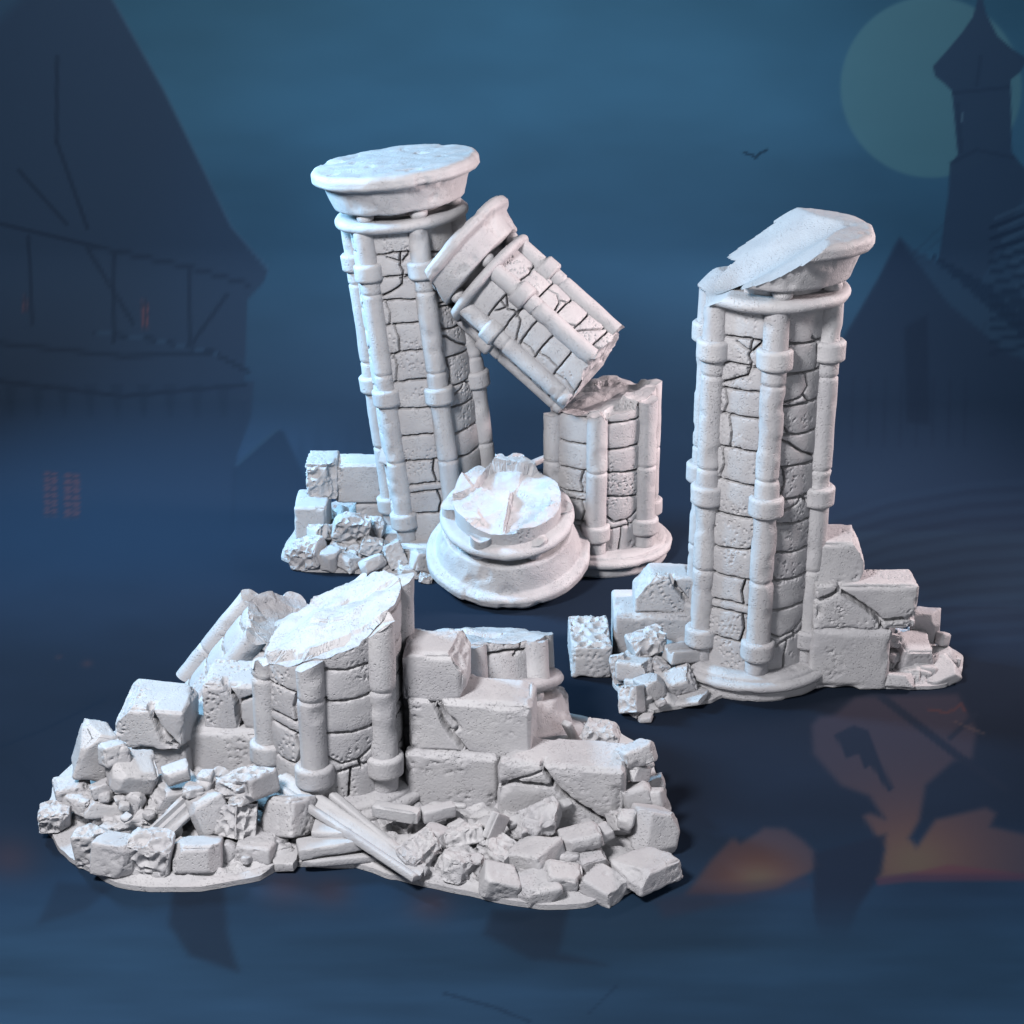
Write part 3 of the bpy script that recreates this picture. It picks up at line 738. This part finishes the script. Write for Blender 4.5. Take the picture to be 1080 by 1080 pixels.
for t in [
 (339, 574, 34, 24, .16, 'flat rough stone under the plain smooth block, rear ruin', 'r'),
 (370, 574, 36, 36, .20, 'round pale boulder in the middle of the rear rubble', 'r'),
 (397, 568, 20, 24, .16, 'dark stone right of the round pale boulder, rear ruin', 'r'),
 (392, 588, 25, 24, .10, 'rough stone above the neat little cube, rear ruin', 'r'),
 (392, 606, 28, 22, .03, 'neat little cube on the front edge of the rear ruin', 'b'),
 (416, 601, 21, 31, .05, 'dark upright stone right of the neat little cube, rear ruin', 'h'),
 (324, 602, 34, 37, .03, 'knobbly pale stone at the lower left corner of the rear ruin', 'r'),
 (303, 591, 9, 10, .01, 'pebble left of the knobbly pale stone, rear ruin', 'b'),
 (346, 603, 22, 27, .03, 'pointed slab stone beside the knobbly corner stone, rear ruin', 'b'),
 (367, 603, 24, 20, .03, 'low pale stone left of the neat little cube, rear ruin', 'h'),
 (447, 606, 30, 28, .03, 'pale flat-topped stone at the left foot of the tipped capital', 'h'),
 (453, 577, 20, 18, .12, 'small stone at the foot of the leaning column', 'h'),
 (430, 610, 20, 16, .01, 'small pale front stone between dark stone and tipped capital', 'b'),
 (449, 616, 14, 12, .0, 'pebble touching the left rim of the tipped capital', 'r'),
 (410, 492, 17, 27, .86, 'small slab propped on the long wall block by the leaning column', 's'),
 (523, 492, 20, 14, .10, 'small stone behind the tipped capital, next to the leaning column', 'r'),
 (547, 499, 25, 20, .06, 'craggy stone behind the tipped capital, next to the stump', 'r'),
 (376, 590, 20, 20, .06, 'dark stone filling the gap in the middle of the rear rubble', 'r'),
 (357, 588, 20, 18, .08, 'dark stone below the round pale boulder, rear ruin', 'r'),
]: stone(*t)
GRP = 'loose stones around the right ruin'
for t in [
 (684, 693, 40, 31, .26, 'craggy boulder on top of the left heap by the tall column', 'r'),
 (671, 721, 37, 31, .12, 'tilted broken stone below the craggy top boulder, right ruin', 'h'),
 (654, 722, 18, 34, .06, 'thin rough stone beside the isolated cube block', 'r'),
 (687, 742, 27, 32, .05, 'smooth five-sided stone at the front of the left heap, right ruin', 'b'),
 (665, 755, 26, 35, .02, 'knobbly stone at the front tip of the left heap, right ruin', 'r'),
 (716, 733, 35, 28, .06, 'slanted slab-like stone against the stepped base, left side', 'h'),
 (697, 712, 24, 18, .16, 'dark rough stone in the hollow under the plank, right ruin', 'r'),
 (684, 754, 12, 9, .0, 'pebble in front of the smooth five-sided stone', 'b'),
 (681, 763, 15, 9, .0, 'foremost small pebble of the right ruin', 'b'),
 (977, 679, 30, 40, .20, 'pale upright stone behind the right heap, touching the cracked block', 'b'),
 (966, 709, 42, 42, .08, 'pitted cube in the middle of the right heap', 'h'),
 (945, 686, 18, 20, .26, 'small dark stone between wall and pitted cube', 'r'),
 (941, 705, 17, 22, .10, 'dark round stone at the foot of the square pale block', 'r'),
 (996, 702, 25, 20, .08, 'small pale box stone right of the pitted cube', 'b'),
 (1009, 704, 9, 12, .04, 'pebble at the far right end', 'r'),
 (993, 725, 37, 26, .0, 'flat triangular pale stone at the front right tip', 'b'),
 (949, 728, 33, 19, .01, 'low rectangular pale stone next to the square block', 'b'),
 (995, 683, 14, 18, .20, 'thin sliver leaning at the back of the right heap', 's'),
]: stone(*t)

# small filler fragments in the gaps
PR_ = random.Random(123)
def fill(n, spots, lab, grp):
    for k in range(n):
        cx, cy, rx, ry, z = PR_.choice(spots); a = PR_.uniform(0, 6.28); q = PR_.uniform(0, 1)**.5
        w = PR_.uniform(10, 24); GR = grp
        stone(cx+rx*q*math.cos(a), cy+ry*q*math.sin(a), w, w*PR_.uniform(.7, 1.0), max(.0, z*PR_.uniform(.6, 1.1)), lab, PR_.choice('bhb'), name='rubble_fragment', cat='rubble fragment', group=grp, yaw=PR_.uniform(0, 90), pits=.006)
fill(62, [(110, 880, 48, 30, .10), (180, 885, 55, 28, .12), (250, 895, 45, 18, .08), (150, 850, 60, 20, .26), (225, 845, 50, 10, .36)], 'small grey rubble fragment filling gaps in the left pile of the front ruin', 'small fragments in the left front pile')
fill(52, [(470, 900, 50, 22, .08), (560, 915, 60, 25, .06), (640, 920, 45, 25, .05), (675, 850, 22, 40, .20), (500, 880, 60, 10, .14)], 'small grey rubble fragment filling gaps in the right pile of the front ruin', 'small fragments in the right front pile')
fill(18, [(365, 590, 45, 14, .06), (430, 600, 30, 10, .03)], 'small grey rubble fragment among the stones of the rear ruin', 'small fragments in the rear pile')
fill(20, [(683, 730, 28, 20, .07), (690, 700, 24, 10, .16)], 'small grey rubble fragment in the heap left of the tall column', 'small fragments in the left heap')
fill(22, [(968, 710, 32, 13, .05), (958, 690, 22, 14, .16)], 'small grey rubble fragment in the heap right of the tall column', 'small fragments in the right heap')

# ------------------------------------------------------------------ rubble bases
def base_slab(pts, label, seed, mound, ht=.05, hills=()):
    P = [gp(x, y) for x, y in pts]; c = np.mean(P, 0)
    n = 260; 
    # resample outline
    P2 = np.array([[q[0], q[1]] for q in P]); seg = np.linalg.norm(np.roll(P2, -1, 0)-P2, axis=1); cum = np.concatenate([[0], np.cumsum(seg)]); tt = np.linspace(0, cum[-1], n, endpoint=False)
    PX = np.interp(tt, cum, np.append(P2[:, 0], P2[0, 0])); PY = np.interp(tt, cum, np.append(P2[:, 1], P2[0, 1]))
    q3 = np.stack([PX, PY, PX*0+seed], 1); jn = .05*fbm(q3, 4, seed, 3)
    dx, dy = PX-c[0], PY-c[1]; L = np.hypot(dx, dy); PX = PX+dx/L*jn; PY = PY+dy/L*jn
    rows = [(1.0, 0)] + [(1.0, ht)] + [(1-(k/70)**1.0, None) for k in range(1, 71)]
    V = []
    for (r, z) in rows:
        X = c[0]+(PX-c[0])*r; Y = c[1]+(PY-c[1])*r
        if z is None:
            pp = np.stack([X, Y, X*0+seed], 1); inn = sst(0, .25, 1-r)
            f1, f2 = voro(pp, 5.2, seed+1)
            hl = 0
            for (hx, hy, hh, hr) in hills:
                hp = gp(hx, hy); hl = hl + hh*np.exp(-((X-hp[0])**2+(Y-hp[1])**2)/(hr*hr))
            Z = ht + inn*(hl + mound*(.55+.35*fbm(pp, 1.2, seed, 2)) + .06*np.clip((f2-f1)*3, 0, 1) + .03*fbm(pp, 11, seed+2, 3)) - (.0 if r > .98 else 0)
        else: Z = np.full(n, z)
        V.append(np.stack([X-c[0], Y-c[1], Z], 1))
    o = mesh_obj('rubble_mound', np.concatenate(V), quads(len(rows), n), STONE); o.location = (c[0], c[1], .004)
    tag(o, label, 'rubble mound', 'thin irregular bases under the ruins'); return o
base_slab([(46, 868), (60, 900), (92, 922), (125, 936), (160, 941), (215, 940), (275, 929), (300, 914), (350, 913), (385, 918), (410, 927), (460, 938), (520, 952), (575, 961), (620, 959), (662, 946), (700, 920), (712, 885), (700, 835), (680, 790), (620, 760), (520, 740), (400, 740), (280, 735), (180, 745), (95, 790), (60, 830)],
          'wide irregular rubble base under the whole front ruin', 3, .015, .04, [(140, 835, .15, .32), (225, 850, .08, .3), (672, 825, .15, .2), (560, 900, .03, .3), (465, 895, .03, .3)])
base_slab([(300, 590), (320, 603), (360, 605), (400, 607), (440, 612), (470, 608), (560, 590), (560, 500), (470, 490), (380, 520), (320, 545), (303, 570)], 'irregular rubble base under the left part of the rear ruin', 5, .015, .03, [(375, 575, .12, .35)])
base_slab([(655, 745), (672, 757), (700, 750), (750, 742), (780, 730), (780, 690), (700, 670), (650, 690), (645, 715)], 'small irregular rubble base left of the tall column', 7, .01, .03, [(682, 715, .14, .25)])
base_slab([(930, 727), (960, 729), (1000, 726), (1012, 712), (1012, 695), (985, 672), (940, 665), (900, 680), (900, 720)], 'small irregular rubble base right of the tall column', 9, .01, .03, [(960, 700, .12, .22)])

# ------------------------------------------------------------------ planks, beams and slabs
def beam(p0, p1, w, t, label, name='wooden_beam', cat='beam', ribs=2, spin=0, grp='fallen beams and boards'):
    a = Vector(p0); b = Vector(p1); L = (b-a).length; x = (b-a).normalized()
    up = Vector((0, 0, 1)); y = up.cross(x).normalized(); z = x.cross(y)
    n = max(10, int(L/.03)); m = 26
    V, Q = block_mesh((L, w, t), .012, [((1, .5, 0), .93, 0), ((-1, .7, .1), .95, 0)], (), (), NS[0]+7, .016, .004, .015)
    NS[0] += 1
    top = sst(t*.2, t*.5, V[:, 2]) 
    g = 0
    for k in range(ribs):
        yc = w*(-.5+(k+1)/(ribs+1)); g = g + (1-sst(.008, .02, np.abs(V[:, 1]-yc)))
    V[:, 2] -= g*top*.03
    V[:, 2] += (V[:, 1] > 0)*top*.02*(ribs > 1)
    o = mesh_obj(name, V, Q, WOOD); M = Matrix((x, y, z)).transposed().to_4x4() @ Matrix.Rotation(math.radians(spin), 4, 'X')
    o.matrix_world = Matrix.Translation((a+b)/2) @ M
    tag(o, label, cat, grp); return o
def g3(px, py, z): return tuple(gp(px, py, z))
beam(g3(292, 822, .34), g3(445, 924, .10), .20, .06, 'long grooved plank sloping down to the right from the front stump', 'grooved_plank', 'plank', 2, -14)
beam(g3(350, 838, .30), g3(452, 922, .10), .07, .05, 'thin batten lying along the right side of the long grooved plank', 'thin_batten', 'batten', 0, -10)
beam(g3(152, 893, .14), g3(240, 812, .46), .16, .05, 'grooved plank sloping down to the left in the left rubble', 'grooved_plank', 'plank', 2, 22)
b = beam(g3(394, 853, .30), g3(442, 861, .30), .10, .11, 'short square beam lying level before the front stump', ribs=0, spin=0)
beam(g3(445, 860, .28), g3(479, 853, .28), .10, .10, 'short beam end next to the level square beam', ribs=0, spin=0)
beam(g3(455, 848, .28), g3(492, 850, .28), .05, .03, 'thin lath behind the short beam end at the wall foot', 'thin_lath', 'lath', 0)
beam(g3(314, 896, .14), g3(380, 885, .16), .20, .08, 'flat board lying under the long grooved plank', 'flat_board', 'board', 0, -6)
beam(g3(318, 907, .07), g3(400, 900, .07), .16, .06, 'lower flat board at the notch in the base edge', 'flat_board', 'board', 0, -4)
beam(g3(330, 874, .20), g3(372, 876, .20), .18, .07, 'short board stub left of the long plank, near the stump', 'flat_board', 'board', 0)
beam(g3(535, 869, .22), g3(602, 846, .24), .08, .06, 'board propped against the largest block', 'flat_board', 'board', 0, 20)
beam(g3(517, 886, .18), g3(529, 858, .34), .07, .16, 'upright grooved bracket standing in the front rubble', 'grooved_bracket', 'bracket', 1)
beam(g3(597, 762, .5), g3(612, 790, .2), .08, .05, 'narrow board leaning behind the block near the overturned capital', 'flat_board', 'board', 0)
beam(g3(704, 691, .30), g3(744, 688, .24), .16, .12, 'wide ribbed beam end resting on the heap left of the tall column', 'ribbed_beam', 'beam', 3)
beam(g3(556, 491, .1), g3(578, 482, .1), .08, .06, 'short board between the craggy stone and the rear stump', 'flat_board', 'board', 0)
GRP = 'flat paving shards around the ruins'
stone(720, 748, 56, 14, .0, 'flat shard in front of the left heap of the right ruin', 's', H=.05, dep=.25)
stone(350, 914, 60, 12, .02, 'flat shard under the boards at the notch in the base edge', 's', H=.06, dep=.25)
stone(300, 920, 26, 16, .02, 'pale shard at the broken base edge below the round-faced boulder', 's', H=.07, dep=.2)
stone(958, 712, 36, 12, .03, 'flat stone behind the low rectangular stone in the right heap', 's', H=.06, dep=.25)

# ------------------------------------------------------------------ lights, world, camera
def area(name, loc, target, size, power, col, spread=180, wide=None):
    l = bpy.data.lights.new(name, 'AREA'); l.shape = 'DISK'; l.size = size; l.energy = power; l.color = col; l.spread = math.radians(spread)
    if wide: l.shape = 'RECTANGLE'; l.size = wide; l.size_y = 2.0
    o = bpy.data.objects.new(name, l); C.objects.link(o); o.location = loc
    o.rotation_euler = (Vector(target)-Vector(loc)).to_track_quat('-Z', 'Y').to_euler()
area('key_softbox', (-4.6, -11.3, 9.8), (.3, 0, .6), 2.6, 2350, (1, .98, .975))
area('fill_softbox', (4.5, -13, 4.0), (0, 0, .8), 4.0, 200, (.95, .96, 1))
area('cool_softbox', (-8, -.2, 6.5), (.3, -1.8, .8), 2.2, 950, (.34, .70, 1), 110)
area('warm_softbox', (8.5, -1.5, 5.0), (0, -.5, 1), 2.2, 520, (1, .82, .80), 100)
area('backdrop_fill', (0, 3.3, 12.0), (0, YB+RC, 4.0), 3.0, 430, (1, .95, .90), 75, 12)  # unseen lamp added overhead to brighten the painted backdrop
w = bpy.data.worlds.new('World'); bpy.context.scene.world = w; w.use_nodes = True
w.node_tree.nodes['Background'].inputs[0].default_value = (.8, .87, 1, 1); w.node_tree.nodes['Background'].inputs[1].default_value = .11
cam = bpy.data.cameras.new('camera'); co = bpy.data.objects.new('camera', cam); C.objects.link(co)
co.location = (0, CY, CZ); co.rotation_euler = (math.pi/2-TH, 0, 0)
cam.sensor_width = 36; cam.lens = 36*F/1080; cam.clip_end = 200
sc = bpy.context.scene; sc.camera = co
sc.view_settings.view_transform = 'Standard'; sc.view_settings.look = 'None'; sc.view_settings.exposure = 0; sc.view_settings.gamma = 1
sc.cycles.max_bounces = 5; sc.cycles.diffuse_bounces = 1
